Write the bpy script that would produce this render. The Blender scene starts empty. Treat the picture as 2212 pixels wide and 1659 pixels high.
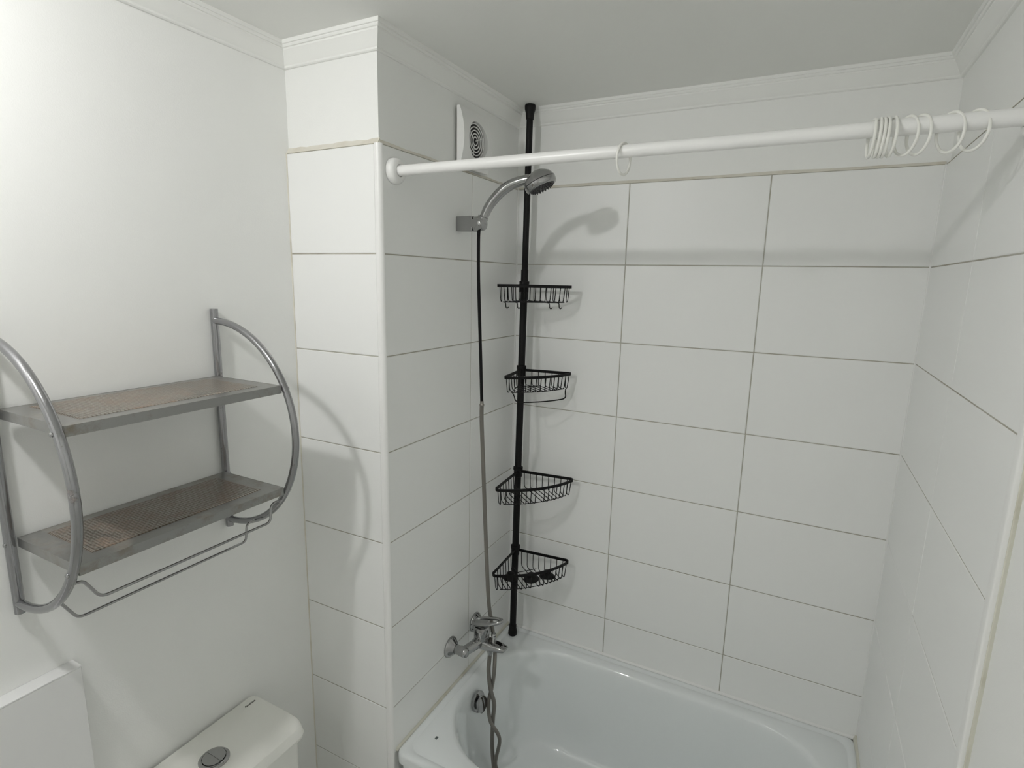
import bpy, bmesh, math, random
from mathutils import Vector, Matrix
random.seed(7)
S = bpy.context.scene
COL = S.collection
PI = math.pi

# ------------------------------------------------------------------ dimensions (metres, floor at z = 0)
L, D, W1 = 1.1863, 0.7121, 0.3040      # tub recess length / depth, set-back of the painted wall
YF = -2.55                             # wall behind the camera
H = 2.45                               # ceiling
ZT = 2.20                              # top of the tiling
RIM = 0.56                             # tub rim
TH = 0.008                             # tile thickness
G = 0.0028                              # joint width

# ------------------------------------------------------------------ camera, world, exposure
cam = bpy.data.cameras.new('camera')
co = bpy.data.objects.new('camera', cam); COL.objects.link(co)
R = Matrix(((0.8874594, -0.1036655, 0.4490760), (0.4603669, 0.1531607, -0.8744164), (0.0218660, 0.9827488, 0.1836481)))
co.matrix_world = Matrix.Translation((0.90471, -1.77552, 1.89394)) @ R.to_4x4()
cam.sensor_fit = 'HORIZONTAL'; cam.sensor_width = 36.0; cam.lens = 1197.669 / 2212 * 36.0
cam.clip_start = 0.02; cam.clip_end = 50
S.camera = co
w = bpy.data.worlds.new('world'); S.world = w; w.use_nodes = True
w.node_tree.nodes['Background'].inputs[0].default_value = (0.5, 0.5, 0.5, 1)
w.node_tree.nodes['Background'].inputs[1].default_value = 0.0
S.view_settings.view_transform = 'Standard'; S.view_settings.look = 'None'
S.view_settings.gamma = 1.0; S.view_settings.use_curve_mapping = False
S.view_settings.exposure = 0.0
S.cycles.max_bounces = 16; S.cycles.diffuse_bounces = 12; S.cycles.glossy_bounces = 6   # white room: let the light bounce on
LAMP_STRENGTH = 428.0
LAMP_AT = (0.0, -1.74)

# ------------------------------------------------------------------ materials
def mat(name, col, rough=0.5, metal=0.0, spec=0.5, noise=None, bump=None, coat=0.0):
    m = bpy.data.materials.new(name); m.use_nodes = True
    nt = m.node_tree; b = nt.nodes['Principled BSDF']
    b.inputs['Base Color'].default_value = (*col, 1); b.inputs['Roughness'].default_value = rough
    b.inputs['Metallic'].default_value = metal; b.inputs['Specular IOR Level'].default_value = spec
    b.inputs['Coat Weight'].default_value = coat
    tc = nt.nodes.new('ShaderNodeTexCoord')
    if noise:                                        # (second colour, scale, low, high)
        n = nt.nodes.new('ShaderNodeTexNoise'); n.inputs['Scale'].default_value = noise[1]; n.inputs['Detail'].default_value = 6
        r = nt.nodes.new('ShaderNodeValToRGB')
        r.color_ramp.elements[0].position = noise[2]; r.color_ramp.elements[1].position = noise[3]
        r.color_ramp.elements[0].color = (*col, 1); r.color_ramp.elements[1].color = (*noise[0], 1)
        nt.links.new(tc.outputs['Object'], n.inputs['Vector']); nt.links.new(n.outputs['Fac'], r.inputs[0])
        nt.links.new(r.outputs[0], b.inputs['Base Color'])
    if bump:                                         # (scale, strength)
        n2 = nt.nodes.new('ShaderNodeTexNoise'); n2.inputs['Scale'].default_value = bump[0]; n2.inputs['Detail'].default_value = 3
        bp = nt.nodes.new('ShaderNodeBump'); bp.inputs['Strength'].default_value = bump[1]; bp.inputs['Distance'].default_value = 0.002
        nt.links.new(tc.outputs['Object'], n2.inputs['Vector']); nt.links.new(n2.outputs['Fac'], bp.inputs['Height'])
        nt.links.new(bp.outputs[0], b.inputs['Normal'])
    return m

def rust_mat(name, base, rust, perf=False, rough=0.32):
    """old chrome / steel with rust blooms; perf adds a fine punched pattern"""
    m = mat(name, base, rough, 0.9); nt = m.node_tree; b = nt.nodes['Principled BSDF']
    tc = nt.nodes.new('ShaderNodeTexCoord')
    n = nt.nodes.new('ShaderNodeTexNoise'); n.inputs['Scale'].default_value = 22; n.inputs['Detail'].default_value = 9
    n.inputs['Roughness'].default_value = 0.7
    r = nt.nodes.new('ShaderNodeValToRGB')
    r.color_ramp.elements[0].position = (0.42 if perf else (0.50 if rough > 0.2 else 0.60)); r.color_ramp.elements[1].position = (0.60 if perf else (0.72 if rough > 0.2 else 0.78))
    nt.links.new(tc.outputs['Object'], n.inputs['Vector']); nt.links.new(n.outputs['Fac'], r.inputs[0])
    mix = nt.nodes.new('ShaderNodeMix'); mix.data_type = 'RGBA'
    mix.inputs[6].default_value = (*base, 1); mix.inputs[7].default_value = (*rust, 1)
    nt.links.new(r.outputs[0], mix.inputs[0])
    out = mix.outputs[2]
    mr = nt.nodes.new('ShaderNodeMapRange'); mr.inputs[3].default_value = 0.9; mr.inputs[4].default_value = 0.05
    nt.links.new(r.outputs[0], mr.inputs[0]); nt.links.new(mr.outputs[0], b.inputs['Metallic'])
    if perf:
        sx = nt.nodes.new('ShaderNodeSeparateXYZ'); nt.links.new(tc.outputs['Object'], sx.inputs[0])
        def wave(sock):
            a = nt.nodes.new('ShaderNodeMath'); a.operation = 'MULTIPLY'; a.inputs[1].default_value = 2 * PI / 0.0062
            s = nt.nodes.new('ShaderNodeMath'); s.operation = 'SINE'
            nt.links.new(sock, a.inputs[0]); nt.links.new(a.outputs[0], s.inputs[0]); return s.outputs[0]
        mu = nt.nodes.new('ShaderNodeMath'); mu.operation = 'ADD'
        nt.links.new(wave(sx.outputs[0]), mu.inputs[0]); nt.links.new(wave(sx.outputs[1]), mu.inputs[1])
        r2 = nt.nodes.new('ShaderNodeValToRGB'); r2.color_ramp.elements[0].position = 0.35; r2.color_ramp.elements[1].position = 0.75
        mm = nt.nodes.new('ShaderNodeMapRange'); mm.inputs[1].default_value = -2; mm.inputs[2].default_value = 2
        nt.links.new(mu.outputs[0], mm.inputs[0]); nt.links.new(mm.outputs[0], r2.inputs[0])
        mix2 = nt.nodes.new('ShaderNodeMix'); mix2.data_type = 'RGBA'; mix2.inputs[7].default_value = (0.135, 0.105, 0.08, 1)  # brown dots: shade inside the punched holes, painted into the colour
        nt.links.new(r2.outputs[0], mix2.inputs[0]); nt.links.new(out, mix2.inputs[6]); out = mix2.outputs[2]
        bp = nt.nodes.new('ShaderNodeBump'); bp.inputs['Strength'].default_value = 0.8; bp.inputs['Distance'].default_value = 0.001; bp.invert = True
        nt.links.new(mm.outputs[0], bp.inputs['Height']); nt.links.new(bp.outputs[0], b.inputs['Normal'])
    nt.links.new(out, b.inputs['Base Color'])
    return m

M = dict(
    paint=mat('white wall paint', (0.852, 0.857, 0.842), 0.55, bump=(420, 0.12)),
    ceil=mat('ceiling paint', (0.828, 0.833, 0.810), 0.7, bump=(300, 0.1)),
    cornice=mat('cornice paint', (0.852, 0.857, 0.836), 0.5),
    tile=mat('white glazed tile', (0.860, 0.865, 0.856), 0.36, spec=0.4, bump=(14, 0.05)),
    grout=mat('grey grout', (0.47, 0.46, 0.41), 0.9, noise=((0.36, 0.34, 0.28), 9, 0.4, 0.7)),
    caulk=mat('stained sealant', (0.72, 0.695, 0.62), 0.6, noise=((0.56, 0.51, 0.42), 14, 0.50, 0.80)),
    grime=mat('yellowed sealant', (0.66, 0.65, 0.57), 0.6, noise=((0.42, 0.39, 0.29), 12, 0.52, 0.78)),
    plast=mat('white plastic', (0.84, 0.84, 0.83), 0.3),
    ring=mat('off-white plastic', (0.83, 0.83, 0.79), 0.35),
    enamel=mat('white enamel', (0.80, 0.83, 0.835), 0.035, coat=0.3),
    ceram=mat('white ceramic', (0.80, 0.80, 0.76), 0.12),
    panel=mat('white laminate', (0.80, 0.80, 0.80), 0.45),
    chrome=mat('chrome', (0.40, 0.40, 0.40), 0.07, 1.0),
    chrome2=mat('dull chrome', (0.40, 0.40, 0.40), 0.2, 1.0),
    dark=mat('dark rubber nozzles', (0.02, 0.02, 0.022), 0.5),
    black=mat('black coated steel', (0.004, 0.004, 0.004), 0.55, spec=0.25),
    hoseb=mat('black hose', (0.005, 0.005, 0.005), 0.6, spec=0.2),
    hoseg=mat('grey metal hose', (0.235, 0.22, 0.20), 0.40, 0.7, bump=(900, 0.3)),
    tube=rust_mat('chromed tube', (0.34, 0.34, 0.35), (0.17, 0.11, 0.07), rough=0.13),
    tray=rust_mat('steel tray rim', (0.35, 0.35, 0.34), (0.20, 0.17, 0.125), rough=0.3),
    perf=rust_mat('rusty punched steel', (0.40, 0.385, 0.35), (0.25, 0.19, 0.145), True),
    floor=mat('floor tile', (0.76, 0.755, 0.74), 0.35, noise=((0.70, 0.69, 0.67), 5, 0.4, 0.6)),
    door=mat('door paint', (0.82, 0.82, 0.80), 0.4),
    void=mat('grey duct', (0.20, 0.20, 0.20), 0.7),
    ink=mat('dark print', (0.05, 0.05, 0.04), 0.6),
    chip=mat('grey chip in enamel', (0.12, 0.14, 0.14), 0.6),
)
lm = bpy.data.materials.new('lit opal glass'); lm.use_nodes = True
_b = lm.node_tree.nodes['Principled BSDF']; _b.inputs['Base Color'].default_value = (0.9, 0.9, 0.88, 1)
_b.inputs['Emission Color'].default_value = (1.0, 0.992, 0.985, 1); _b.inputs['Emission Strength'].default_value = LAMP_STRENGTH
M['lamp'] = lm

# ------------------------------------------------------------------ object helpers
def link(name, me, m, parent=None, kind=None, smooth=None):
    o = bpy.data.objects.new(name, me); COL.objects.link(o)
    if m and not me.materials: me.materials.append(M[m])
    if parent: o.parent = parent
    if kind: o['kind'] = kind
    if smooth is not None:
        for p in me.polygons: p.use_smooth = True
        if smooth > 0: me.set_sharp_from_angle(angle=math.radians(smooth))
    return o
def from_bm(name, bm, m, parent=None, kind=None, smooth=None):
    bmesh.ops.recalc_face_normals(bm, faces=bm.faces)
    me = bpy.data.meshes.new(name); bm.to_mesh(me); bm.free()
    return link(name, me, m, parent, kind, smooth)
def tag(o, label, cat, group=None):
    o['label'] = label; o['category'] = cat
    if group: o['group'] = group
    return o
def thing(name, loc, label, cat, group=None):
    o = bpy.data.objects.new(name, None); COL.objects.link(o); o.location = loc; o.empty_display_size = 0.05
    return tag(o, label, cat, group)
def off(o, v):                       # the geometry helpers work in world metres; shift a part under its parent
    o.location = Vector(o.location) - Vector(v); return o

def add_box(bm, x0, x1, y0, y1, z0, z1, bev=0.0, seg=2):
    t = bmesh.new()
    bmesh.ops.create_cube(t, size=1)
    for v in t.verts:
        v.co = Vector(((x0 + x1) / 2 + v.co.x * (x1 - x0), (y0 + y1) / 2 + v.co.y * (y1 - y0), (z0 + z1) / 2 + v.co.z * (z1 - z0)))
    if bev: bmesh.ops.bevel(t, geom=list(t.edges), offset=bev, segments=seg, profile=0.5, affect='EDGES')
    me = bpy.data.meshes.new('t'); t.to_mesh(me); t.free(); bm.from_mesh(me); bpy.data.meshes.remove(me)
def box(name, x0, x1, y0, y1, z0, z1, m, parent=None, kind=None, bev=0.0, seg=2):
    bm = bmesh.new(); add_box(bm, x0, x1, y0, y1, z0, z1, bev, seg)
    return from_bm(name, bm, m, parent, kind, 35 if bev else None)

def add_tube(bm, pts, rad, n=12, closed=False, cap=True, squash=None):
    """tube along a polyline; rad a number or one per point; parallel-transport frame"""
    pts = [Vector(p) for p in pts]; k = len(pts)
    rr = rad if isinstance(rad, (list, tuple)) else [rad] * k
    tan = []
    for i in range(k):
        a = pts[(i - 1) % k] if (closed or i > 0) else pts[i]; b = pts[(i + 1) % k] if (closed or i < k - 1) else pts[i]
        tan.append((b - a).normalized())
    ref = Vector((0, 0, 1)) if abs(tan[0].z) < 0.9 else Vector((1, 0, 0))
    u = (ref - tan[0] * ref.dot(tan[0])).normalized(); rings = []
    for i in range(k):
        u = (u - tan[i] * u.dot(tan[i])).normalized(); v = tan[i].cross(u)
        ring = []
        for j in range(n):
            a = 2 * PI * j / n
            du, dv = math.cos(a) * rr[i], math.sin(a) * rr[i]
            if squash: du *= squash[0]; dv *= squash[1]
            ring.append(bm.verts.new(pts[i] + u * du + v * dv))
        rings.append(ring)
    for i in range(k if closed else k - 1):
        A, B = rings[i], rings[(i + 1) % k]
        for j in range(n): bm.faces.new((A[j], A[(j + 1) % n], B[(j + 1) % n], B[j]))
    if cap and not closed:
        bm.faces.new(list(reversed(rings[0]))); bm.faces.new(rings[-1])
def tube(name, pts, rad, m, parent=None, n=12, closed=False, squash=None):
    bm = bmesh.new(); add_tube(bm, pts, rad, n, closed, True, squash)
    return from_bm(name, bm, m, parent, None, 50)

def add_lathe(bm, o, axis, prof, n=32):
    """profile [(distance along axis, radius)], closed at radius 0"""
    o = Vector(o); ax = Vector(axis).normalized()
    ref = Vector((0, 0, 1)) if abs(ax.z) < 0.9 else Vector((1, 0, 0))
    u = (ref - ax * ref.dot(ax)).normalized(); v = ax.cross(u); rings = []
    for s, r in prof:
        if r < 1e-6: rings.append([bm.verts.new(o + ax * s)])
        else: rings.append([bm.verts.new(o + ax * s + (u * math.cos(2 * PI * j / n) + v * math.sin(2 * PI * j / n)) * r) for j in range(n)])
    for A, B in zip(rings, rings[1:]):
        for j in range(n):
            k = (j + 1) % n
            if len(A) == 1 and len(B) == 1: break
            if len(A) == 1: bm.faces.new((A[0], B[j], B[k]))
            elif len(B) == 1: bm.faces.new((A[j], A[k], B[0]))
            else: bm.faces.new((A[j], A[k], B[k], B[j]))
    for ring, flip in ((rings[0], True), (rings[-1], False)):
        if len(ring) > 1: bm.faces.new(list(reversed(ring)) if flip else ring)
def lathe(name, o, axis, prof, m, parent=None, n=32, smooth=40):
    bm = bmesh.new(); add_lathe(bm, o, axis, prof, n)
    return from_bm(name, bm, m, parent, None, smooth)

def spline(pts, k=8):
    """Catmull-Rom through the points"""
    P = [Vector(p) for p in pts]; out = []
    for i in range(len(P) - 1):
        p0 = P[max(i - 1, 0)]; p1 = P[i]; p2 = P[i + 1]; p3 = P[min(i + 2, len(P) - 1)]
        for j in range(k):
            t = j / k
            out.append(0.5 * ((2 * p1) + (p2 - p0) * t + (2 * p0 - 5 * p1 + 4 * p2 - p3) * t * t + (3 * p1 - p0 - 3 * p2 + p3) * t ** 3))
    out.append(P[-1]); return out
def fillet(pts, r, k=6):
    """polyline with rounded corners"""
    P = [Vector(p) for p in pts]; out = [P[0]]
    for i in range(1, len(P) - 1):
        a = (P[i - 1] - P[i]); b = (P[i + 1] - P[i]); d = min(r, a.length * 0.49, b.length * 0.49)
        s, e = P[i] + a.normalized() * d, P[i] + b.normalized() * d
        for j in range(k + 1):
            t = j / k; out.append(s * (1 - t) ** 2 + P[i] * 2 * t * (1 - t) + e * t * t)
    out.append(P[-1]); return out

# ================================================================== THE ROOM
box('floor', -0.42, L + 0.13, YF - 0.1, 0.13, -0.1, 0.0, 'floor', None, 'structure')
box('ceiling', -0.42, L + 0.13, YF - 0.1, 0.13, H, H + 0.1, 'ceil', None, 'structure')
box('wall_left', -W1 - 0.1, -W1, YF - 0.1, 0.13, 0, H, 'paint', None, 'structure')
wfront = box('wall_front', -W1, L + 0.108, YF - 0.1, YF, 0, H, 'paint', None, 'structure')
wright = box('wall_right', L + TH, L + 0.108, YF, 0.108, 0, H, 'paint', None, 'structure')
wback = box('wall_back', -W1, L + TH, TH, 0.108, 0, H, 'paint', None, 'structure')
wpil = box('wall_pillar', -W1, -TH, -D + TH, TH, 0, H, 'paint', None, 'structure')

tile_cache = {}
def tile(parent, axis, plane, sgn, a0, a1, z0, z1, gv=G):
    """one wall tile with chamfered face; axis is the wall's normal axis, sgn the way it faces"""
    a0 += gv / 2; a1 -= gv / 2; z0 += G / 2; z1 -= G / 2
    w_, h_ = round(a1 - a0, 4), round(z1 - z0, 4)
    key = (axis, sgn, w_, h_)
    if key not in tile_cache:
        c = 0.0013; t = TH; vs = []
        for dep, ins in ((-t, 0), (-c, 0), (0, c)):
            for u, v in ((ins, ins), (w_ - ins, ins), (w_ - ins, h_ - ins), (ins, h_ - ins)):
                vs.append((dep * sgn, u, v) if axis == 0 else (u, dep * sgn, v))
        fs = [(8, 9, 10, 11)]
        for b in (0, 4):
            for j in range(4): fs.append((b + j, b + (j + 1) % 4, b + 4 + (j + 1) % 4, b + 4 + j))
        bm = bmesh.new(); V = [bm.verts.new(p) for p in vs]
        for f in fs: bm.faces.new([V[i] for i in f])
        bmesh.ops.recalc_face_normals(bm, faces=bm.faces)
        # open back: make sure the face points into the room
        bm.faces.ensure_lookup_table(); bm.normal_update()
        if bm.faces[0].normal[axis] * sgn < 0: bmesh.ops.reverse_faces(bm, faces=bm.faces)
        me = bpy.data.meshes.new('tile'); bm.to_mesh(me); bm.free(); me.materials.append(M['tile']); tile_cache[key] = me
    o = bpy.data.objects.new('tile', tile_cache[key]); COL.objects.link(o); o.parent = parent
    jit = random.uniform(-0.0003, 0.0003)
    o.location = (plane + jit, a0, z0) if axis == 0 else (a0, plane + jit, z0)
    return o
rows_tub = [ZT - 0.25 * i for i in range(7)] + [0.55]
rows_all = [ZT - 0.25 * i for i in range(9)] + [0.002]
def field(parent, axis, plane, sgn, cols, rows, gname='grout', gv=G):
    lo, hi = cols[0], cols[-1]; z0, z1 = rows[-1], rows[0]
    g = 0.0016
    if axis == 1: box(gname, lo, hi, min(plane - sgn * g, plane - sgn * TH), max(plane - sgn * g, plane - sgn * TH), z0, z1, 'grout', parent)
    else: box(gname, min(plane - sgn * g, plane - sgn * TH), max(plane - sgn * g, plane - sgn * TH), lo, hi, z0, z1, 'grout', parent)
    for a0, a1 in zip(cols, cols[1:]):
        for t, b in zip(rows, rows[1:]): tile(parent, axis, plane, sgn, a0, a1, b, t, gv)
field(wback, 1, 0.0, -1, [0.0, 0.3903, 0.7935, L], rows_tub)
field(wpil, 0, 0.0, 1, [-D + 0.008, -0.2994, 0.0], rows_tub)
field(wpil, 1, -D, -1, [-W1, -0.0150], rows_all)
YT = -0.8110
field(wright, 0, L, -1, [YT, -0.4060, 0.0], rows_tub, gv=0.0009)

# rounded white corner trim on the pillar edge
bm = bmesh.new()
prof = [(-0.015, -D + 0.002), (-0.015, -D - 0.0015)]
for j in range(9):
    a = -PI / 2 + (PI / 2) * j / 8
    prof.append((-0.010 + 0.0115 * math.cos(a), -D + 0.010 + 0.0115 * math.sin(a)))
prof += [(0.0015, -D + 0.0085), (-0.002, -D + 0.0085)]
lo_ = [bm.verts.new((x, y, 0.0)) for x, y in prof]; hi_ = [bm.verts.new((x, y, ZT + 0.001)) for x, y in prof]
for j in range(len(prof)):
    k = (j + 1) % len(prof); bm.faces.new((lo_[j], lo_[k], hi_[k], hi_[j]))
bm.faces.new(hi_); bm.faces.new(list(reversed(lo_)))
from_bm('trim_1', bm, 'plast', None, 'structure', 40)
# edge strip where the tiling ends on the right wall
bm = bmesh.new()
add_box(bm, L - 0.004, L + TH, YT - 0.021, YT + 0.0005, 0, ZT, 0.003, 3)
from_bm('trim_2', bm, 'plast', None, 'structure', 40)
bm = bmesh.new()
add_box(bm, L + 0.003, L + TH + 0.002, YT - 0.0235, YT - 0.020, 0, ZT, 0.0008, 1)
from_bm('trim_3', bm, 'grime', None, 'structure', 40)

# stained bead on top of the tiling: a sloped fillet up to the painted plaster
def bead(name, p0, p1, nrm, h, d, m='caulk', z=ZT):
    """triangular bead along p0-p1 (xy), against a wall whose outward normal is nrm, tile face at p, plaster d behind"""
    n = Vector((nrm[0], nrm[1], 0)); bm = bmesh.new(); rows = []
    k = 14; a, b = Vector((*p0, z)), Vector((*p1, z))
    for i in range(k + 1):
        p = a.lerp(b, i / k); hh = h * random.uniform(0.8, 1.15)
        rows.append([bm.verts.new(p + n * 0.0004), bm.verts.new(p - n * d * 0.55 + Vector((0, 0, hh * 0.6))), bm.verts.new(p - n * d + Vector((0, 0, hh))), bm.verts.new(p - n * d)])
    for A, B in zip(rows, rows[1:]):
        for j in range(4): bm.faces.new((A[j], A[(j + 1) % 4], B[(j + 1) % 4], B[j]))
    bm.faces.new(rows[0]); bm.faces.new(list(reversed(rows[-1])))
    return from_bm(name, bm, m, None, 'structure', 60)
bead('trim_4', (-W1, -D), (-0.004, -D), (0, -1), 0.013, TH)
bead('trim_5', (0, -D + 0.004), (0, 0), (1, 0), 0.009, TH)
bead('trim_6', (0, 0), (L, 0), (0, -1), 0.009, TH)
bead('trim_7', (L, 0), (L, YT), (-1, 0), 0.009, TH)
# sealant round the tub and in the corners
tube('trim_8', [(0.001, -D + 0.02, RIM - 0.0012), (0.001, -0.002, RIM - 0.0012)], 0.0062, 'grime')['kind'] = 'structure'
tube('trim_9', [(0.0, -0.001, RIM - 0.0012), (L, -0.001, RIM - 0.0012)], 0.0060, 'plast')['kind'] = 'structure'
tube('trim_10', [(L - 0.001, -D + 0.03, RIM - 0.0012), (L - 0.001, -0.06, RIM - 0.0012), (L - 0.002, -0.004, RIM - 0.001), (L - 0.002, -0.003, RIM + 0.012)], [0.006, 0.006, 0.008, 0.003], 'grime')['kind'] = 'structure'
tube('trim_11', [(-W1, -D, 0.0), (-W1, -D, ZT)], 0.0024, 'caulk', n=8)['kind'] = 'structure'
tube('trim_12', [(0, 0, RIM), (0, 0, ZT)], 0.004, 'plast', n=8)['kind'] = 'structure'
tube('trim_13', [(L, 0, RIM), (L, 0, ZT)], 0.003, 'plast', n=8)['kind'] = 'structure'

# plaster cornice, one length per wall, mitred
CP = [(0, 0), (0.005, 0), (0.0075, 0.002), (0.008, 0.006), (0.0105, 0.0085), (0.0145, 0.016), (0.020, 0.0265), (0.0255, 0.034), (0.0255, 0.038),
      (0.029, 0.0385), (0.031, 0.0415), (0.031, 0.044), (0.034, 0.0445), (0.036, 0.048), (0.036, 0.0525), (0, 0.0525)]
path = [(-W1, YF), (-W1, -D + TH), (-TH, -D + TH), (-TH, TH), (L + TH, TH), (L + TH, YF)]
mit = [(1, 1), (1, -1), (1, -1), (1, -1), (-1, -1), (-1, 1)]
for i in range(6):
    (xa, ya), (xb, yb) = path[i], path[(i + 1) % 6]; ma, mb = mit[i], mit[(i + 1) % 6]
    bm = bmesh.new()
    A = [bm.verts.new((xa + ma[0] * p, ya + ma[1] * p, H - 0.0523 + z)) for p, z in CP]
    B = [bm.verts.new((xb + mb[0] * p, yb + mb[1] * p, H - 0.0523 + z)) for p, z in CP]
    for j in range(len(CP)):
        k = (j + 1) % len(CP); bm.faces.new((A[j], A[k], B[k], B[j]))
    bm.faces.new(list(reversed(A))); bm.faces.new(B)
    from_bm('trim_%d' % (14 + i), bm, 'cornice', None, 'structure', 30)

# door in the wall behind the camera
door = box('door_1', 0.30, 1.05, YF, YF + 0.035, 0.005, 2.03, 'door', None, 'structure', 0.004)
for z0, z1 in ((0.2, 0.95), (1.1, 1.85)):
    box('door_panel', 0.40, 0.95, YF + 0.033, YF + 0.043, z0, z1, 'door', door, None, 0.004)
tube('door_handle', [(0.96, YF + 0.03, 1.02), (0.96, YF + 0.08, 1.02), (0.86, YF + 0.08, 1.02)], 0.009, 'chrome', door)
bm = bmesh.new()
for a in ((0.23, 0.30, 0, 2.10), (1.05, 1.12, 0, 2.10), (0.30, 1.05, 2.03, 2.10)): add_box(bm, a[0], a[1], YF, YF + 0.045, a[2], a[3], 0.004)
from_bm('trim_20', bm, 'paint', None, 'structure', 35)

# ================================================================== BATHTUB
def rrect(x0, x1, y0, y1, r, z, n=12, ms=8):
    r = max(r, 0.004); out = []
    cs = [((x1 - r, y1 - r), 0), ((x0 + r, y1 - r), PI / 2), ((x0 + r, y0 + r), PI), ((x1 - r, y0 + r), 1.5 * PI)]
    for c in range(4):
        (cx, cy), a0 = cs[c]
        for j in range(n + 1):
            a = a0 + PI / 2 * j / n; out.append(Vector((cx + r * math.cos(a), cy + r * math.sin(a), z)))
        (nx, ny), na = cs[(c + 1) % 4]
        e = out[-1]; s = Vector((nx + r * math.cos(na), ny + r * math.sin(na), z))
        for j in range(1, ms): out.append(e.lerp(s, j / ms))
    return out
tub = thing('bathtub', (0.6, -0.35, 0), 'white enamelled bathtub fitted between the tiled walls', 'bathtub')
x0, x1, y0, y1 = 0.0015, L - 0.0015, -0.702, -0.0015
def outer(i, z, r=0.026): return rrect(x0 + i, x1 - i, y0 + i, y1 - i, max(r - i, 0.006) if i < 0.02 else r, z)
ox0, ox1, oy0, oy1, orad = 0.047, 1.125, -0.632, -0.064, 0.245
def inner(i, z): return rrect(ox0 + i, ox1 - i * (1 if i < 0.02 else 1.9), oy0 + i, oy1 - i, orad - i * 0.8, z)
loops = [outer(0.012, 0.001), outer(0.012, RIM - 0.034), outer(0.0, RIM - 0.033), outer(0.0, RIM - 0.010), outer(0.003, RIM - 0.003), outer(0.009, RIM),
         outer(0.022, RIM, 0.04), outer(0.0245, RIM - 0.0022, 0.04), outer(0.0275, RIM - 0.0025, 0.04), outer(0.030, RIM - 0.0008, 0.04),
         inner(-0.014, RIM - 0.0010), inner(-0.006, RIM - 0.0028), inner(0.0, RIM - 0.008), inner(0.004, RIM - 0.016), inner(0.008, RIM - 0.030),
         inner(0.016, RIM - 0.07), inner(0.030, RIM - 0.15), inner(0.045, RIM - 0.235), inner(0.055, RIM - 0.28), inner(0.072, RIM - 0.32),
         inner(0.098, RIM - 0.342), inner(0.13, RIM - 0.350), inner(0.19, RIM - 0.354)]
bm = bmesh.new(); RV = [[bm.verts.new(p) for p in lp] for lp in loops]; N = len(RV[0])
for A, B in zip(RV, RV[1:]):
    for j in range(N): bm.faces.new((A[j], A[(j + 1) % N], B[(j + 1) % N], B[j]))
bm.faces.new(RV[-1])
off(from_bm('shell', bm, 'enamel', tub, None, 50), tub.location)
ov = Vector((0.0755, -0.352, 0.492)); ax = Vector((1, 0, 0.18)).normalized()
po = off(lathe('overflow_plate', ov - ax * 0.006, ax, [(0, 0.034), (0.007, 0.034), (0.010, 0.030), (0.0105, 0)], 'chrome', tub), tub.location)
k = off(lathe('overflow_knob', ov + Vector((0.001, -0.012, 0.004)), ax, [(0, 0.012), (0.012, 0.012), (0.013, 0.026), (0.021, 0.027), (0.024, 0.022), (0.025, 0)], 'chrome', tub), tub.location)
bm = bmesh.new(); add_box(bm, 0.0755, 0.0825, -0.610, -0.600, RIM - 0.0015, RIM + 0.0002)
off(from_bm('chip', bm, 'chip', tub), tub.location)
off(lathe('drain', (0.27, -0.35, RIM - 0.356), (0, 0, 1), [(0, 0.032), (0.004, 0.032), (0.005, 0.026), (0.003, 0.02), (0.003, 0)], 'chrome', tub), tub.location)

# ================================================================== SHOWER ROD AND RINGS
RY, RZ, RR = -0.6625, 2.1455, 0.0122
rod = thing('shower_curtain_rod', (0.6, RY, RZ), 'white curtain rod spanning the tub recess', 'curtain rod')
off(tube('rod', [(0.004, RY, RZ), (0.98, RY, RZ)], RR, 'plast', rod, n=32), rod.location)
off(tube('telescopic_section', [(0.975, RY, RZ), (L - 0.002, RY, RZ)], RR + 0.0009, 'plast', rod, n=32), rod.location)
FP = [(0, 0.030), (0.006, 0.0305), (0.012, 0.029), (0.017, 0.0255), (0.0195, 0.020), (0.0195, 0.0142), (0.014, 0.0135), (0.014, 0)]
off(lathe('end_cup', (0.0005, RY, RZ), (1, 0, 0), FP, 'plast', rod), rod.location)
off(lathe('end_cup', (L - 0.0005, RY, RZ), (-1, 0, 0), FP, 'plast', rod), rod.location)
rb = bmesh.new(); rp = []
for j in range(45):
    a = math.radians(62 + 322 * j / 44)                  # starts behind the rod, over the top, round the front, up the back
    rp.append((0.0018 * math.sin(a * 0.5), 0.0205 * math.cos(a), 0.0292 * math.sin(a)))
add_tube(rb, rp, [0.0024] * 40 + [0.0025, 0.0026, 0.0027, 0.0026, 0.0015], 8)
bmesh.ops.recalc_face_normals(rb, faces=rb.faces)
rme = bpy.data.meshes.new('curtain_ring'); rb.to_mesh(rme); rb.free(); rme.materials.append(M['ring'])
for p in rme.polygons: p.use_smooth = True
LB = ['white plastic curtain ring hanging alone in the middle of the rod', 'white plastic curtain ring in the tight bunch of five on the rod',
      'white plastic curtain ring in the loose pair beside the tight bunch', 'white plastic curtain ring in the spread pair next to the right wall']
for x, yaw, lean, li in ((0.5660, -24, 1, 0), (0.9755, 6, 3, 1), (0.9835, 4, 2.5, 1), (0.9890, 4.5, 2.5, 1), (0.9945, 5, 2.5, 1), (1.0030, 10, 2, 1),
                         (1.0225, 40, 3, 2), (1.0390, 38, 2, 2), (1.0790, 44, 0, 3), (1.1080, 46, 3, 3)):
    o = bpy.data.objects.new('curtain_ring', rme); COL.objects.link(o)
    rr_ = RR + (0.0009 if x > 0.975 else 0)
    o.location = (x, RY, RZ + rr_ - 0.0264); o.rotation_euler = (0, math.radians(lean), math.radians(yaw))
    tag(o, LB[li], 'curtain ring', ['single curtain ring', 'bunched curtain rings', 'paired curtain rings', 'end curtain rings'][li])
    if li == 0: del o['group']

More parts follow.
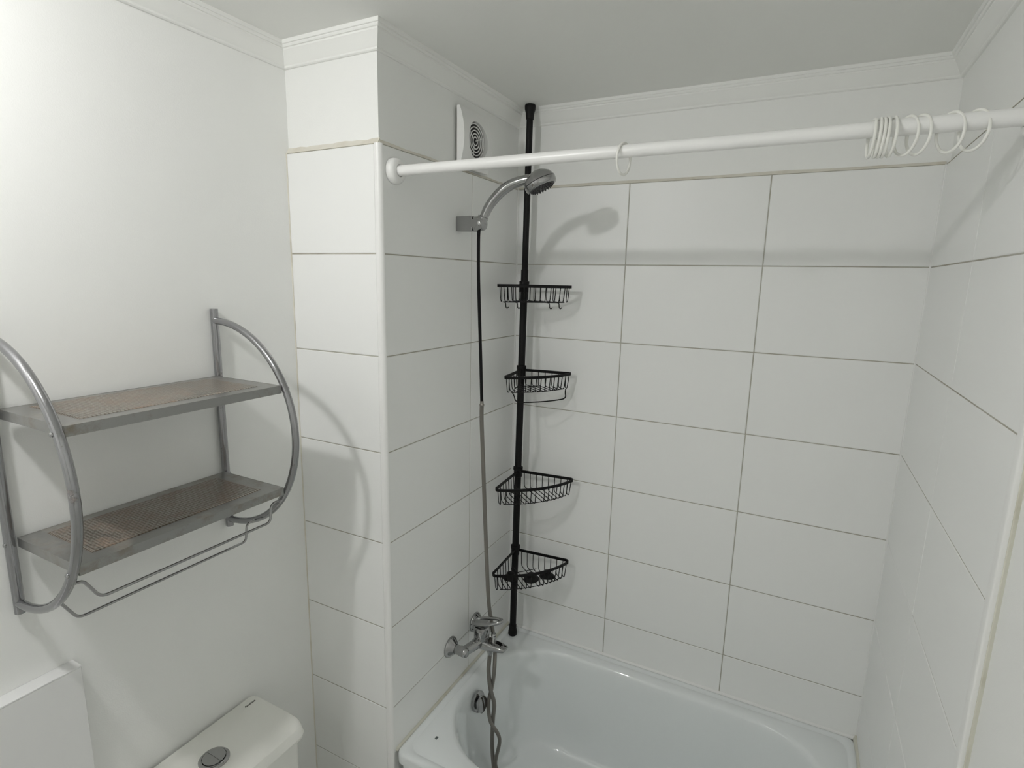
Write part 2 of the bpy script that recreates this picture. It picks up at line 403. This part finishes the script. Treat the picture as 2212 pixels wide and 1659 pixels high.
# ================================================================== EXTRACTOR FAN on the tub end wall
fy, fz, fs = -0.306, 2.289, 0.079
fan = thing('extractor_fan', (0, fy, fz), 'square white extractor fan with round ringed grille', 'fan')
bm = bmesh.new(); n = 14; prof = [(-0.006, -fs), (0.009, -fs)]
for j in range(1, n): 
    t = -1 + 2 * j / n; prof.append((0.009 + 0.016 * (1 - t * t), fs * t))
prof += [(0.009, fs), (-0.006, fs)]
fr = 0.0525; nr = 48
# housing sides + curved front with a round hole
def fx(z): t = z / fs; return 0.009 + 0.016 * (1 - t * t)
sq = []; cr = []
for j in range(nr):
    a = 2 * PI * j / nr; c, s = math.cos(a), math.sin(a); m_ = max(abs(c), abs(s))
    yy, zz = fs * c / m_, fs * s / m_
    sq.append((yy, zz)); cr.append((fr * c, fr * s))
rings = []
for t in (0, 0.33, 0.66, 1.0):
    rings.append([bm.verts.new((fx(q_[0][1] * (1 - t) + q_[1][1] * t), q_[0][0] * (1 - t) + q_[1][0] * t, q_[0][1] * (1 - t) + q_[1][1] * t)) for q_ in zip(sq, cr)])
rings.append([bm.verts.new((0.0035, y * 0.98, z * 0.98)) for y, z in cr])
base = [bm.verts.new((0.0, y, z)) for y, z in sq]
rings.insert(0, base)
for A, B in zip(rings, rings[1:]):
    for j in range(nr): bm.faces.new((A[j], A[(j + 1) % nr], B[(j + 1) % nr], B[j]))
from_bm('housing', bm, 'plast', fan, None, 30)
cb = bmesh.new(); add_lathe(cb, (-0.17, fy, fz), (1, 0, 0), [(0, fr * 1.01), (0.19, fr * 1.01)], 48)
cut = from_bm('cutter', cb, None); bo = wpil.modifiers.new('duct', 'BOOLEAN'); bo.operation = 'DIFFERENCE'; bo.object = cut; bo.solver = 'EXACT'
bpy.context.view_layer.update()
pm = bpy.data.meshes.new_from_object(wpil.evaluated_get(bpy.context.evaluated_depsgraph_get()))
wpil.modifiers.clear(); wpil.data = pm; bpy.data.objects.remove(cut)
bm = bmesh.new(); prev = None; dk = [(0.0035, fr), (-0.165, fr)]; rr2 = [[bm.verts.new((x, q * math.cos(2 * PI * j / 48), q * math.sin(2 * PI * j / 48))) for j in range(48)] for x, q in dk]
for j in range(48): bm.faces.new((rr2[0][j], rr2[0][(j + 1) % 48], rr2[1][(j + 1) % 48], rr2[1][j]))
bm.faces.new(rr2[1]); from_bm('duct', bm, 'void', fan, None, 40)
for i, r in enumerate((0.0475, 0.0385, 0.0295, 0.0205, 0.0115)):
    bm = bmesh.new(); pts = [(0.0125, r * math.cos(2 * PI * j / 40), r * math.sin(2 * PI * j / 40)) for j in range(40)]
    add_tube(bm, pts, 0.0017, 6, True, squash=(1.0, 1.9) if False else None); from_bm('grille_ring', bm, 'plast', fan, None, 50)
for a in (20, 140, 260):
    c, s = math.cos(math.radians(a)), math.sin(math.radians(a))
    tube('grille_spoke', [(0.0100, 0.008 * c, 0.008 * s), (0.0100, 0.0525 * c, 0.0525 * s)], 0.0018, 'plast', fan, 6)

# ================================================================== HAND SHOWER
hs = thing('hand_shower', (0.0, -0.37, 2.05), 'chrome hand shower resting in a wall holder above the taps', 'shower')
o_ = hs.location
bm = bmesh.new()
add_box(bm, 0.0, 0.052, -0.388, -0.352, 2.030, 2.071, 0.0012, 1)
off(from_bm('wall_bracket', bm, 'chrome2', hs, None, 35), o_)
off(lathe('swivel', (0.0505, -0.370, 2.0505), (1, 0, 0), [(0, 0.0195), (0.004, 0.0205), (0.028, 0.0205), (0.033, 0.018), (0.035, 0.012), (0.035, 0)], 'chrome', hs), o_)
off(lathe('socket', (0.066, -0.370, 2.036), (0.40, 0, 0.916), [(0, 0.010), (0.008, 0.0145), (0.036, 0.0155), (0.036, 0.0118), (0.034, 0.0118), (0.034, 0)], 'chrome', hs), o_)
hp = spline([(0.0795, -0.368, 2.0660), (0.0945, -0.367, 2.0945), (0.118, -0.365, 2.122), (0.1467, -0.363, 2.1439), (0.1751, -0.360, 2.1569), (0.208, -0.356, 2.1645), (0.230, -0.354, 2.1655)], 6)
nh = len(hp)
off(tube('handle', hp, [0.0118 + 0.0026 * math.sin(PI * min(1, i / (nh * 0.9))) for i in range(nh)], 'chrome', hs, 24), o_)
hn = Vector((0.43, 0.10, -0.90)).normalized(); hc = Vector((0.2441, -0.352, 2.1560))
off(lathe('head_shell', hc, hn, [(-0.031, 0), (-0.0302, 0.011), (-0.026, 0.0235), (-0.017, 0.0360), (-0.006, 0.0425), (0.0, 0.0440)], 'chrome2', hs, 40), o_)
off(lathe('head_seam', hc, hn, [(-0.0008, 0.0425), (0.0024, 0.0425)], 'dark', hs, 40), o_)
off(lathe('head_bezel', hc, hn, [(0.0018, 0.0442), (0.010, 0.0436), (0.0155, 0.0405), (0.017, 0.037), (0.016, 0.035)], 'chrome', hs, 40), o_)
fc = off(lathe('spray_face', hc, hn, [(0.0155, 0.0355), (0.0180, 0.034), (0.0195, 0.022), (0.0190, 0)], 'dark', hs, 40), o_)
bm = bmesh.new(); uu = hn.cross(Vector((0, 1, 0))).normalized(); vv = hn.cross(uu)
for r, cnt in ((0.029, 22), (0.021, 16), (0.012, 9)):
    for j in range(cnt):
        a = 2 * PI * j / cnt; add_lathe(bm, hc + (uu * math.cos(a) + vv * math.sin(a)) * r, hn, [(0.0175, 0.0016), (0.0225, 0.0011), (0.0227, 0)], 6)
nz = from_bm('nozzles', bm, 'dark', hs, None, 40); nz['kind'] = 'stuff'; off(nz, o_)

# hose: black upper length, grey metal lower length, twisted pair hanging into the tub, back up to the tap
ho = thing('shower_hose', (0.1, -0.37, 1.53), 'shower hose, black above and grey metal below, twisted below the tap', 'hose')
o_ = ho.location
bk = spline([(0.0660, -0.370, 2.0320), (0.0655, -0.371, 1.9993), (0.0675, -0.372, 1.8993), (0.0745, -0.372, 1.7392), (0.0794, -0.372, 1.6294), (0.0842, -0.373, 1.5286)])
off(tube('black_hose', bk, 0.0048, 'hoseb', ho), o_)
off(lathe('ferrule', (0.0842, -0.373, 1.5290), (0.04, 0, -1), [(-0.008, 0.0052), (0.0, 0.0056), (0.002, 0.0072), (0.007, 0.0072), (0.008, 0.0065)], 'hoseg', ho, 20), o_)
pa = spline([(0.0842, -0.373, 1.5270), (0.0720, -0.352, 1.4700), (0.0700, -0.336, 1.3296), (0.0733, -0.320, 1.091), (0.0828, -0.312, 0.8597), (0.0925, -0.3075, 0.7757), (0.1024, -0.3070, 0.7189),
             (0.1130, -0.315, 0.675), (0.1240, -0.338, 0.6177), (0.1145, -0.333, 0.553), (0.1048, -0.340, 0.4871), (0.1184, -0.347, 0.4284), (0.1517, -0.343, 0.3728), (0.1358, -0.340, 0.2648),
             (0.165, -0.346, 0.2310), (0.215, -0.370, 0.2190), (0.275, -0.410, 0.2150), (0.305, -0.465, 0.2150)])
off(tube('metal_hose', pa, 0.0064, 'hoseg', ho), o_)
pb = spline([(0.1080, -0.3405, 0.6790), (0.1060, -0.341, 0.6500), (0.1046, -0.342, 0.6104), (0.1163, -0.348, 0.5537), (0.1279, -0.341, 0.4967), (0.1202, -0.334, 0.4292), (0.1201, -0.336, 0.3311), (0.1307, -0.342, 0.2556),
             (0.160, -0.375, 0.2300), (0.190, -0.420, 0.2180), (0.235, -0.470, 0.2150), (0.282, -0.495, 0.2150), (0.305, -0.465, 0.2150)])
off(tube('metal_hose', pb, 0.0070, 'hoseg', ho), o_)

# ================================================================== BATH MIXER TAP
ty, tz = -0.3385, 0.713
tap = thing('bath_mixer_tap', (0, ty, tz), 'chrome bath mixer tap with loop lever on the tiled wall', 'tap')
def P3(x, y, z): return (x, y, z)
for s in (-1, 1):
    lathe('flange', (0, s * 0.0775, 0), (1, 0, 0), [(0, 0.034), (0.003, 0.0345), (0.007, 0.033), (0.014, 0.026), (0.021, 0.0195), (0.024, 0.017)], 'chrome', tap)
    lathe('union_nut', (0.020, s * 0.0775, 0), (1, 0, 0), [(0, 0.0135), (0.003, 0.0148), (0.020, 0.0148), (0.021, 0.0165), (0.038, 0.0165), (0.046, 0.0145), (0.050, 0.009), (0.050, 0)], 'chrome', tap)
    tube('inlet_arm', spline([(0.052, s * 0.078, 0.0), (0.060, s * 0.058, 0.002), (0.068, s * 0.036, 0.004), (0.072, s * 0.012, 0.005)], 5), [0.0150 + 0.0035 * i / 15 for i in range(16)], 'chrome', tap, 20)
lathe('mixer_body', (0.074, 0, -0.020), (0, 0, 1), [(0, 0.012), (0.002, 0.020), (0.010, 0.0245), (0.028, 0.0260), (0.042, 0.0255), (0.043, 0.0240), (0.047, 0.0240), (0.048, 0.0255), (0.066, 0.0265), (0.076, 0.0235), (0.080, 0.014), (0.081, 0)], 'chrome', tap)
bm = bmesh.new()                                    # flat wedge spout
sp = [(0.070, 0.0235, -0.020, 0.018), (0.095, 0.0225, -0.0205, 0.0135), (0.120, 0.0205, -0.018, 0.010), (0.145, 0.0185, -0.013, 0.0075), (0.162, 0.0165, -0.008, 0.0055), (0.167, 0.0140, -0.004, 0.003)]
rg = []
for x, hw, zb, zt in sp:
    ring = []
    for j in range(20):
        a = 2 * PI * j / 20; c, s = math.cos(a), math.sin(a); e = 0.55
        ring.append(bm.verts.new((x, hw * math.copysign(abs(c) ** e, c), (zb + zt) / 2 + (zt - zb) / 2 * math.copysign(abs(s) ** e, s))))
    rg.append(ring)
for A, B in zip(rg, rg[1:]):
    for j in range(20): bm.faces.new((A[j], A[(j + 1) % 20], B[(j + 1) % 20], B[j]))
bm.faces.new(list(reversed(rg[0]))); bm.faces.new(rg[-1])
from_bm('spout', bm, 'chrome', tap, None, 45)
lp = []
for j in range(40):                                  # open loop lever, rising away from the wall
    a = 2 * PI * j / 40; c, s = math.cos(a), math.sin(a)
    x = 0.096 + 0.052 * math.copysign(abs(c) ** 0.8, c); y = (0.0205 - 0.006 * c) * math.copysign(abs(s) ** 0.85, s)
    lp.append((x, y, 0.060 + (x - 0.044) * 0.33))
tube('lever', lp, 0.0058, 'chrome', tap, 12, True)
bm = bmesh.new(); add_tube(bm, [(0.050, 0, 0.060), (0.075, 0, 0.068), (0.100, 0, 0.0765)], [0.016, 0.0165, 0.012], 16, squash=(0.32, 1.0))
from_bm('lever_root', bm, 'chrome', tap, None, 50)
dv = lathe('diverter', (0.120, 0, 0.008), (0, 0, 1), [(0, 0.0075), (0.004, 0.0062), (0.024, 0.0055), (0.025, 0.0085), (0.031, 0.0092), (0.034, 0.0070), (0.0345, 0)], 'chrome', tap, 20)
lathe('hose_outlet', (0.1080, -0.002, -0.0145), (0, 0, -1), [(0, 0.0105), (0.012, 0.0105), (0.013, 0.0088), (0.022, 0.0084), (0.023, 0)], 'chrome', tap, 24)

# ================================================================== TENSION POLE CADDY
pb0, pt0 = Vector((0.0500, -0.0600, RIM - 0.0008)), Vector((0.0640, -0.0535, H - 0.0005))
def pole_at(z): return pb0.lerp(pt0, (z - pb0.z) / (pt0.z - pb0.z))
cad = thing('corner_caddy', pb0, 'black tension pole corner caddy with four wire baskets', 'shower caddy')
o_ = cad.location; pd = (pt0 - pb0).normalized()
off(tube('pole', [pole_at(RIM + 0.02), pole_at(1.93)], 0.0122, 'black', cad, 24), o_)
off(tube('upper_pole', [pole_at(1.925), pole_at(H - 0.02)], 0.0105, 'black', cad, 24), o_)
off(lathe('foot', pb0, pd, [(0, 0.0150), (0.004, 0.0172), (0.016, 0.0165), (0.028, 0.0142), (0.042, 0.0137), (0.043, 0.012)], 'black', cad, 24), o_)
off(lathe('ceiling_foot', pt0, -pd, [(0, 0.0160), (0.003, 0.0176), (0.014, 0.0172), (0.026, 0.0138), (0.044, 0.0125), (0.045, 0.0105)], 'black', cad, 24), o_)
def basket(zr, sc, rot, depth, wires=15, kind=None):
    """rim in plan: two legs along the walls from the pole, rounded tips, bowed front; wires run corner-to-front"""
    c = pole_at(zr); ca, sa = math.cos(rot), math.sin(rot)
    def wp(n, m, z):                         # n away from the corner, m across
        dx = (n + m) / math.sqrt(2); dy = (-n + m) / math.sqrt(2)
        return Vector((c.x + dx * ca - dy * sa, c.y + dx * sa + dy * ca, z))
    mm = 0.135 * sc; back = 0.004
    def front(m, ins=0): return 0.190 * sc - 1.75 * m * m / sc - ins
    def rear(m): return back + abs(m) * 0.985
    key = [(back, 0)] + [(rear(m), m) for m in (mm * 0.25, mm * 0.5, mm * 0.75, mm * 0.93)]
    key += [(0.1420 * sc, 0.1400 * sc), (0.1555 * sc, 0.1385 * sc)] + [(front(m), m) for m in (mm * 0.92, mm * 0.75, mm * 0.5, mm * 0.25, 0)]
    pts2 = key + [(n, -m) for n, m in reversed(key[1:-1])]
    rim_pts = [wp(n, m, zr) for n, m in pts2]
    loop = spline(rim_pts + [rim_pts[0]], 5)[:-1]
    bm = bmesh.new(); k = len(loop); rings = []
    for i in range(k):
        t = (loop[(i + 1) % k] - loop[i - 1]).normalized(); s = t.cross(Vector((0, 0, 1)))
        rings.append([bm.verts.new(loop[i] + s * a + Vector((0, 0, b))) for a, b in ((-0.002, -0.0045), (0.002, -0.0045), (0.002, 0.0045), (-0.002, 0.0045))])
    for i in range(k):
        A, B = rings[i], rings[(i + 1) % k]
        for j in range(4): bm.faces.new((A[j], A[(j + 1) % 4], B[(j + 1) % 4], B[j]))
    b = off(from_bm('basket', bm, 'black', cad, None, 40), o_)
    col = lathe('collar', pole_at(zr) - pd * 0.022, pd, [(0, 0.0130), (0.001, 0.0150), (0.024, 0.0155), (0.026, 0.0172), (0.036, 0.0172), (0.037, 0.0128)], 'black', b, 24); col.location = -o_ ; col.matrix_parent_inverse = Matrix.Translation(-Vector(b.location))
    bm = bmesh.new(); zb = zr - depth
    for i in range(wires):
        m = mm * 0.97 * (-1 + 2 * i / (wires - 1)); mi = m * 0.97
        if abs(m) < 0.006: continue              # the pole stands here
        pts = [wp(rear(m), m, zr), wp(rear(m) + 0.004, mi, zb), wp(max(front(m, 0.006), rear(m) + 0.012), mi, zb), wp(max(front(m), rear(m) + 0.014), m, zr)]
        add_tube(bm, fillet(pts, 0.010, 4), 0.00145, 6)
    for nn in (0.35, 0.93):                   # cross wires under the bottom
        cp = [wp(max(front(m, 0.006) * nn, rear(m) + 0.003), m, zb - 0.001) for m in [mm * 0.86 * (-1 + 2 * j / 12) for j in range(13)] if front(m, 0.006) * nn > rear(m) - 0.01]
        if len(cp) > 2: add_tube(bm, cp, 0.00145, 6)
    wg = from_bm('wire_grid', bm, 'black', b, None, 50); wg['kind'] = 'stuff'
    wg.location = -o_; wg.matrix_parent_inverse = Matrix.Translation(-Vector(b.location))
    def sub(o): o.location = -o_; o.matrix_parent_inverse = Matrix.Translation(-Vector(b.location)); return o
    if kind == 'hooks':
        for m0 in (-mm * 0.84, mm * 0.36):
            for d in (0.0, 0.035):
                m = m0 + d; n0 = front(m, 0.006)
                hk = [wp(n0, m - 0.010, zb - 0.001), wp(n0, m - 0.001, zb - 0.002), wp(n0 + 0.001, m, zb - 0.017), wp(n0 + 0.004, m + 0.003, zb - 0.021), wp(n0 + 0.010, m + 0.006, zb - 0.016)]
                sub(tube('hook', fillet(hk, 0.005, 4), 0.0015, 'black', b, 6))
            sub(tube('hook_bar', [wp(front(m0, 0.006), m0 - 0.010, zb - 0.001), wp(front(m0 + .036, 0.006), m0 + 0.036, zb - 0.001)], 0.0015, 'black', b, 6))
    if kind == 'rail':
        rl = [wp(front(-mm * .86, .004), -mm * 0.86, zb), wp(front(-mm * .80, 0.002), -mm * 0.82, zb - 0.012), wp(front(-mm * .80) + 0.004, -mm * 0.82, zb - 0.024)]
        rl += [wp(front(m) + 0.008, m, zb - 0.029) for m in [mm * 0.70 * (-1 + 2 * j / 8) for j in range(9)]]
        rl += [wp(front(mm * .80) + 0.004, mm * 0.82, zb - 0.024), wp(front(mm * .80, 0.002), mm * 0.82, zb - 0.012), wp(front(mm * .86, .004), mm * 0.86, zb)]
        sub(tube('wash_cloth_rail', fillet(rl, 0.006, 3), 0.0021, 'black', b, 8))
    return zb, wp
basket(1.877, 0.86, math.radians(-3), 0.049, 14, 'hooks')
basket(1.588, 0.855, math.radians(8), 0.050, 14, 'rail')
basket(1.218, 1.0, math.radians(5), 0.054, 17)
zb4, wp4 = basket(0.913, 1.0, math.radians(4), 0.058, 17)
for i, (x, y, tx, ty_) in enumerate(((0.158, -0.139, 5, -3), (0.200, -0.095, -4, 4), (0.091, -0.170, 3, 4))):
    c = thing('suction_cup', (x, y, zb4 + 0.0045), ['black rubber suction cup lying between two others in the lowest basket', 'black rubber suction cup lying in the lowest basket beside the tiled back wall', 'black rubber suction cup lying in the lowest basket behind the pole'][i], 'suction cup', 'suction cups in the lowest basket')
    c.rotation_euler = (math.radians(tx), math.radians(ty_), i); c.scale = (1.22, 1.22, 1.1)
    lathe('cup', (0, 0, 0), (0, 0, 1), [(0, 0.0225), (0.002, 0.0230), (0.006, 0.0195), (0.011, 0.012), (0.013, 0.0075), (0.016, 0)], 'black', c, 28)
    lathe('stud', (0, 0, 0.012), (0, 0, 1), [(0, 0.0095), (0.003, 0.009), (0.0045, 0.0105), (0.007, 0.0105), (0.0082, 0.008), (0.0085, 0)], 'black', c, 20)

# ================================================================== STEEL WALL SHELF
ya, yb_ = -1.3700, -0.9500; xw = -W1 + 0.010
sh = thing('wall_shelf', (-W1, -1.16, 1.28), 'two-tier chromed steel wall shelf with rusty perforated trays', 'shelf')
o_ = sh.location
rt = 0.0078; ac = Vector((xw + 0.002, 0, 1.5450)); ar = 0.2430
def arc_at(z): return xw + 0.002 + math.sqrt(max(ar * ar - (z - ac.z) ** 2, 0))
for y in (ya, yb_):
    off(tube('upright', [(xw - 0.0005, y, 1.283), (xw - 0.0005, y, 1.815)], 0.0085, 'tube', sh, 20), o_)
    ap = [(xw + 0.001, y, ac.z + ar)]
    for j in range(1, 36):
        a = PI / 2 - PI * j / 36; ap.append((ac.x + ar * math.cos(a), y, ac.z + ar * math.sin(a)))
    ap.append((xw + 0.001, y, ac.z - ar))
    off(tube('curved_tube', ap, rt, 'tube', sh, 20), o_)
for zt in (1.660, 1.426):
    xf = arc_at(zt - 0.008) - 0.0005; xb = xw + 0.006
    bm = bmesh.new(); yl, yr = ya + rt + 0.0012, yb_ - rt - 0.0012; lip = 0.017; t = 0.0012
    add_box(bm, xb, xf, yl, yr, zt - t, zt)
    add_box(bm, xf - t, xf + 0.0003, yl, yr, zt - lip, zt + 0.0003); add_box(bm, xb - 0.0003, xb + t, yl, yr, zt - lip, zt + 0.0003)
    add_box(bm, xb, xf, yl - 0.0003, yl + t, zt - lip, zt + 0.0003); add_box(bm, xb, xf, yr - t, yr + 0.0003, zt - lip, zt + 0.0003)
    tr = off(from_bm('tray', bm, 'tray', sh), o_)
    bm = bmesh.new(); my, mx, cz = 0.034, 0.030, 0.0018
    A = [(xb + mx * 0.75, yl + my), (xf - mx, yl + my), (xf - mx, yr - my), (xb + mx * 0.75, yr - my)]
    lo_ = [bm.verts.new((x, y, zt + 0.0001)) for x, y in A]
    cx_, cy_ = (xb + xf) / 2, (yl + yr) / 2
    hi_ = [bm.verts.new((x + (0.004 if x < cx_ else -0.004), y + (0.004 if y < cy_ else -0.004), zt + cz)) for x, y in A]
    for j in range(4): bm.faces.new((lo_[j], lo_[(j + 1) % 4], hi_[(j + 1) % 4], hi_[j]))
    bm.faces.new(hi_)
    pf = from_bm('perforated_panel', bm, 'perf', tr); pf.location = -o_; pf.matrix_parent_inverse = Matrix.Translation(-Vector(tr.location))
    for y, s in ((ya, -1), (yb_, 1)):                 # bolts through the tubes
        for x in (xf - 0.001, xw):
            off(lathe('bolt', (x + 0.001, y + s * (rt - 0.001), zt - 0.009), (0, s, 0), [(0, 0.0042), (0.002, 0.0042), (0.0035, 0.0028), (0.004, 0)], 'chrome', sh, 12), o_)
def rail(x, z, zl):
    xx = x
    pts = [(xx, ya + 0.003, z), (xx, ya + 0.020, z - 0.001), (xx, ya + 0.043, zl), (xx, yb_ - 0.034, zl), (xx, yb_ - 0.029, z - 0.001), (xx, yb_ - 0.003, z)]
    off(tube('towel_wire', fillet(pts, 0.012, 5), 0.0027, 'chrome', sh, 10), o_)
zx = lambda x: ac.z - math.sqrt(ar * ar - (x - ac.x) ** 2)
rail(-0.104, zx(-0.104) , 1.348)
rail(-0.192, zx(-0.192), 1.280)

# ================================================================== TOILET (only its cistern shows)
tc_y0, tc_y1 = -1.292, -0.912
to = thing('toilet', (-0.1, -1.10, 0), 'white ceramic toilet with close-coupled cistern and chrome flush button', 'toilet')
o_ = to.location
def loft(name, loops, m, parent, smooth=40, cap0=True, cap1=True):
    bm = bmesh.new(); RV = [[bm.verts.new(p) for p in lp] for lp in loops]; N = len(RV[0])
    for A, B in zip(RV, RV[1:]):
        for j in range(N): bm.faces.new((A[j], A[(j + 1) % N], B[(j + 1) % N], B[j]))
    if cap0: bm.faces.new(list(reversed(RV[0])))
    if cap1: bm.faces.new(RV[-1])
    return from_bm(name, bm, m, parent, None, smooth)
def cl(i, z, xf, r=0.03):   # cistern outline; back against the wall
    return rrect(-W1 + 0.010, xf, tc_y0 + i * 0.4, tc_y1 - i * 0.4, r, z, 8, 4)
off(loft('cistern', [cl(0.030, 0.400, -0.135), cl(0.016, 0.43, -0.122), cl(0.014, 0.745, -0.116)], 'ceram', to), o_)
lid = off(loft('cistern_lid', [cl(0.010, 0.7420, -0.110, 0.030), cl(0.004, 0.7445, -0.1035, 0.032), cl(0.0, 0.7490, -0.0985, 0.032), cl(0.0, 0.7560, -0.0975, 0.032), cl(0.004, 0.7700, -0.1035, 0.032),
                        cl(0.007, 0.7755, -0.1075, 0.032), cl(0.011, 0.7795, -0.1150, 0.030), cl(0.016, 0.7830, -0.1290, 0.026), cl(0.022, 0.7862, -0.1480, 0.018), cl(0.026, 0.7868, -0.1530, 0.014), cl(0.034, 0.7870, -0.160, 0.012)], 'ceram', to, 24), o_)
zl = 0.7870
off(lathe('flush_ring', (-0.196, -1.102, zl - 0.001), (0, 0, 1), [(0, 0.033), (0.003, 0.033), (0.0065, 0.0295), (0.007, 0.0262), (0.0045, 0.0258), (0.0045, 0)], 'chrome', to, 40), o_)
for s in (-1, 1):                                    # split button
    bm = bmesh.new(); nn = 20; sgn = s; bot = []; top = []
    for j in range(nn + 1):
        a = -PI / 2 + PI * j / nn + (0 if s > 0 else PI)
        px_, py_ = 0.0250 * math.cos(a), 0.0250 * math.sin(a)
        bot.append(bm.verts.new((py_ - 0.196, px_ + s * 0.0004 - 1.102, zl + 0.003))); top.append(bm.verts.new((py_ * 0.97 - 0.196, px_ * 0.97 + s * 0.0004 - 1.102, zl + 0.0075)))
    for j in range(nn + 1): bm.faces.new((bot[j], bot[(j + 1) % (nn + 1)], top[(j + 1) % (nn + 1)], top[j]))
    bm.faces.new(top); bm.faces.new(list(reversed(bot)))
    off(from_bm('flush_button', bm, 'chrome', to, None, 30), o_)
fcv = bpy.data.curves.new('maker_name', 'FONT'); fcv.body = 'Fanaloza'; fcv.size = 0.0088; fcv.shear = 0.35; fcv.extrude = 0.0001; fcv.offset = 0.00012
tob = bpy.data.objects.new('maker_name_t', fcv); COL.objects.link(tob)
bpy.context.view_layer.update()
tme = bpy.data.meshes.new_from_object(tob.evaluated_get(bpy.context.evaluated_depsgraph_get())); bpy.data.objects.remove(tob)
tme.materials.clear()
tx = link('maker_name', tme, 'ink', to); tx.rotation_euler = (0, 0, math.radians(90)); tx.location = Vector((-0.2690, -0.9640, zl + 0.0003)) - Vector(o_)
def ell(cx, rx, ry, z, k=0.0):
    out = []
    for j in range(40):
        a = 2 * PI * j / 40; c = math.cos(a)
        out.append(Vector((cx + rx * c, -1.102 + ry * math.sin(a) * (1 - 0.12 * c), z)))
    return out
off(loft('bowl', [ell(0.05, 0.20, 0.105, 0.001), ell(0.05, 0.19, 0.10, 0.05), ell(0.06, 0.17, 0.09, 0.18), ell(0.08, 0.22, 0.13, 0.28), ell(0.09, 0.26, 0.175, 0.36), ell(0.09, 0.27, 0.182, 0.395), ell(0.09, 0.265, 0.178, 0.402)], 'ceram', to), o_)
off(box('coupling', -0.29, -0.09, -1.232, -0.972, 0.30, 0.402, 'ceram', to, None, 0.02, 3), o_)
off(loft('seat_lid', [ell(0.10, 0.255, 0.178, 0.403), ell(0.10, 0.262, 0.184, 0.408), ell(0.10, 0.262, 0.184, 0.425), ell(0.10, 0.255, 0.178, 0.432), ell(0.10, 0.20, 0.14, 0.436)], 'plast', to), o_)

# ================================================================== WHITE PANEL on the painted wall
pn = thing('wall_panel', (-W1, -1.60, 0.98), 'plain thick white panel fixed upright on the painted wall below the shelf', 'panel')
o_ = pn.location
off(box('board', -W1 + 0.0003, -0.2705, -1.95, -1.3000, 0.72, 1.1345, 'panel', pn, None, 0.0012, 1), o_)
bm = bmesh.new(); add_box(bm, -W1 + 0.0003, -0.2700, -1.9505, -1.2995, 1.1340, 1.1375, 0.0014, 2)
off(from_bm('top_edge', bm, 'panel', pn, None, 35), o_)

# ================================================================== CEILING LAMP (above and left of the camera, lights the room)
la = thing('ceiling_lamp_offscreen', (LAMP_AT[0], LAMP_AT[1], H), 'lit round opal ceiling lamp near the painted wall', 'lamp')
lathe('base', (0, 0, 0.0), (0, 0, -1), [(0, 0.040), (0.006, 0.040), (0.010, 0.030), (0.011, 0)], 'plast', la)
lathe('globe_offscreen', (0, 0, -0.009), (0, 0, -1), [(0, 0.020), (0.003, 0.027), (0.010, 0.0325), (0.019, 0.0345), (0.028, 0.0320), (0.036, 0.0245), (0.040, 0.0140), (0.0415, 0)], 'lamp', la, 32, 0)
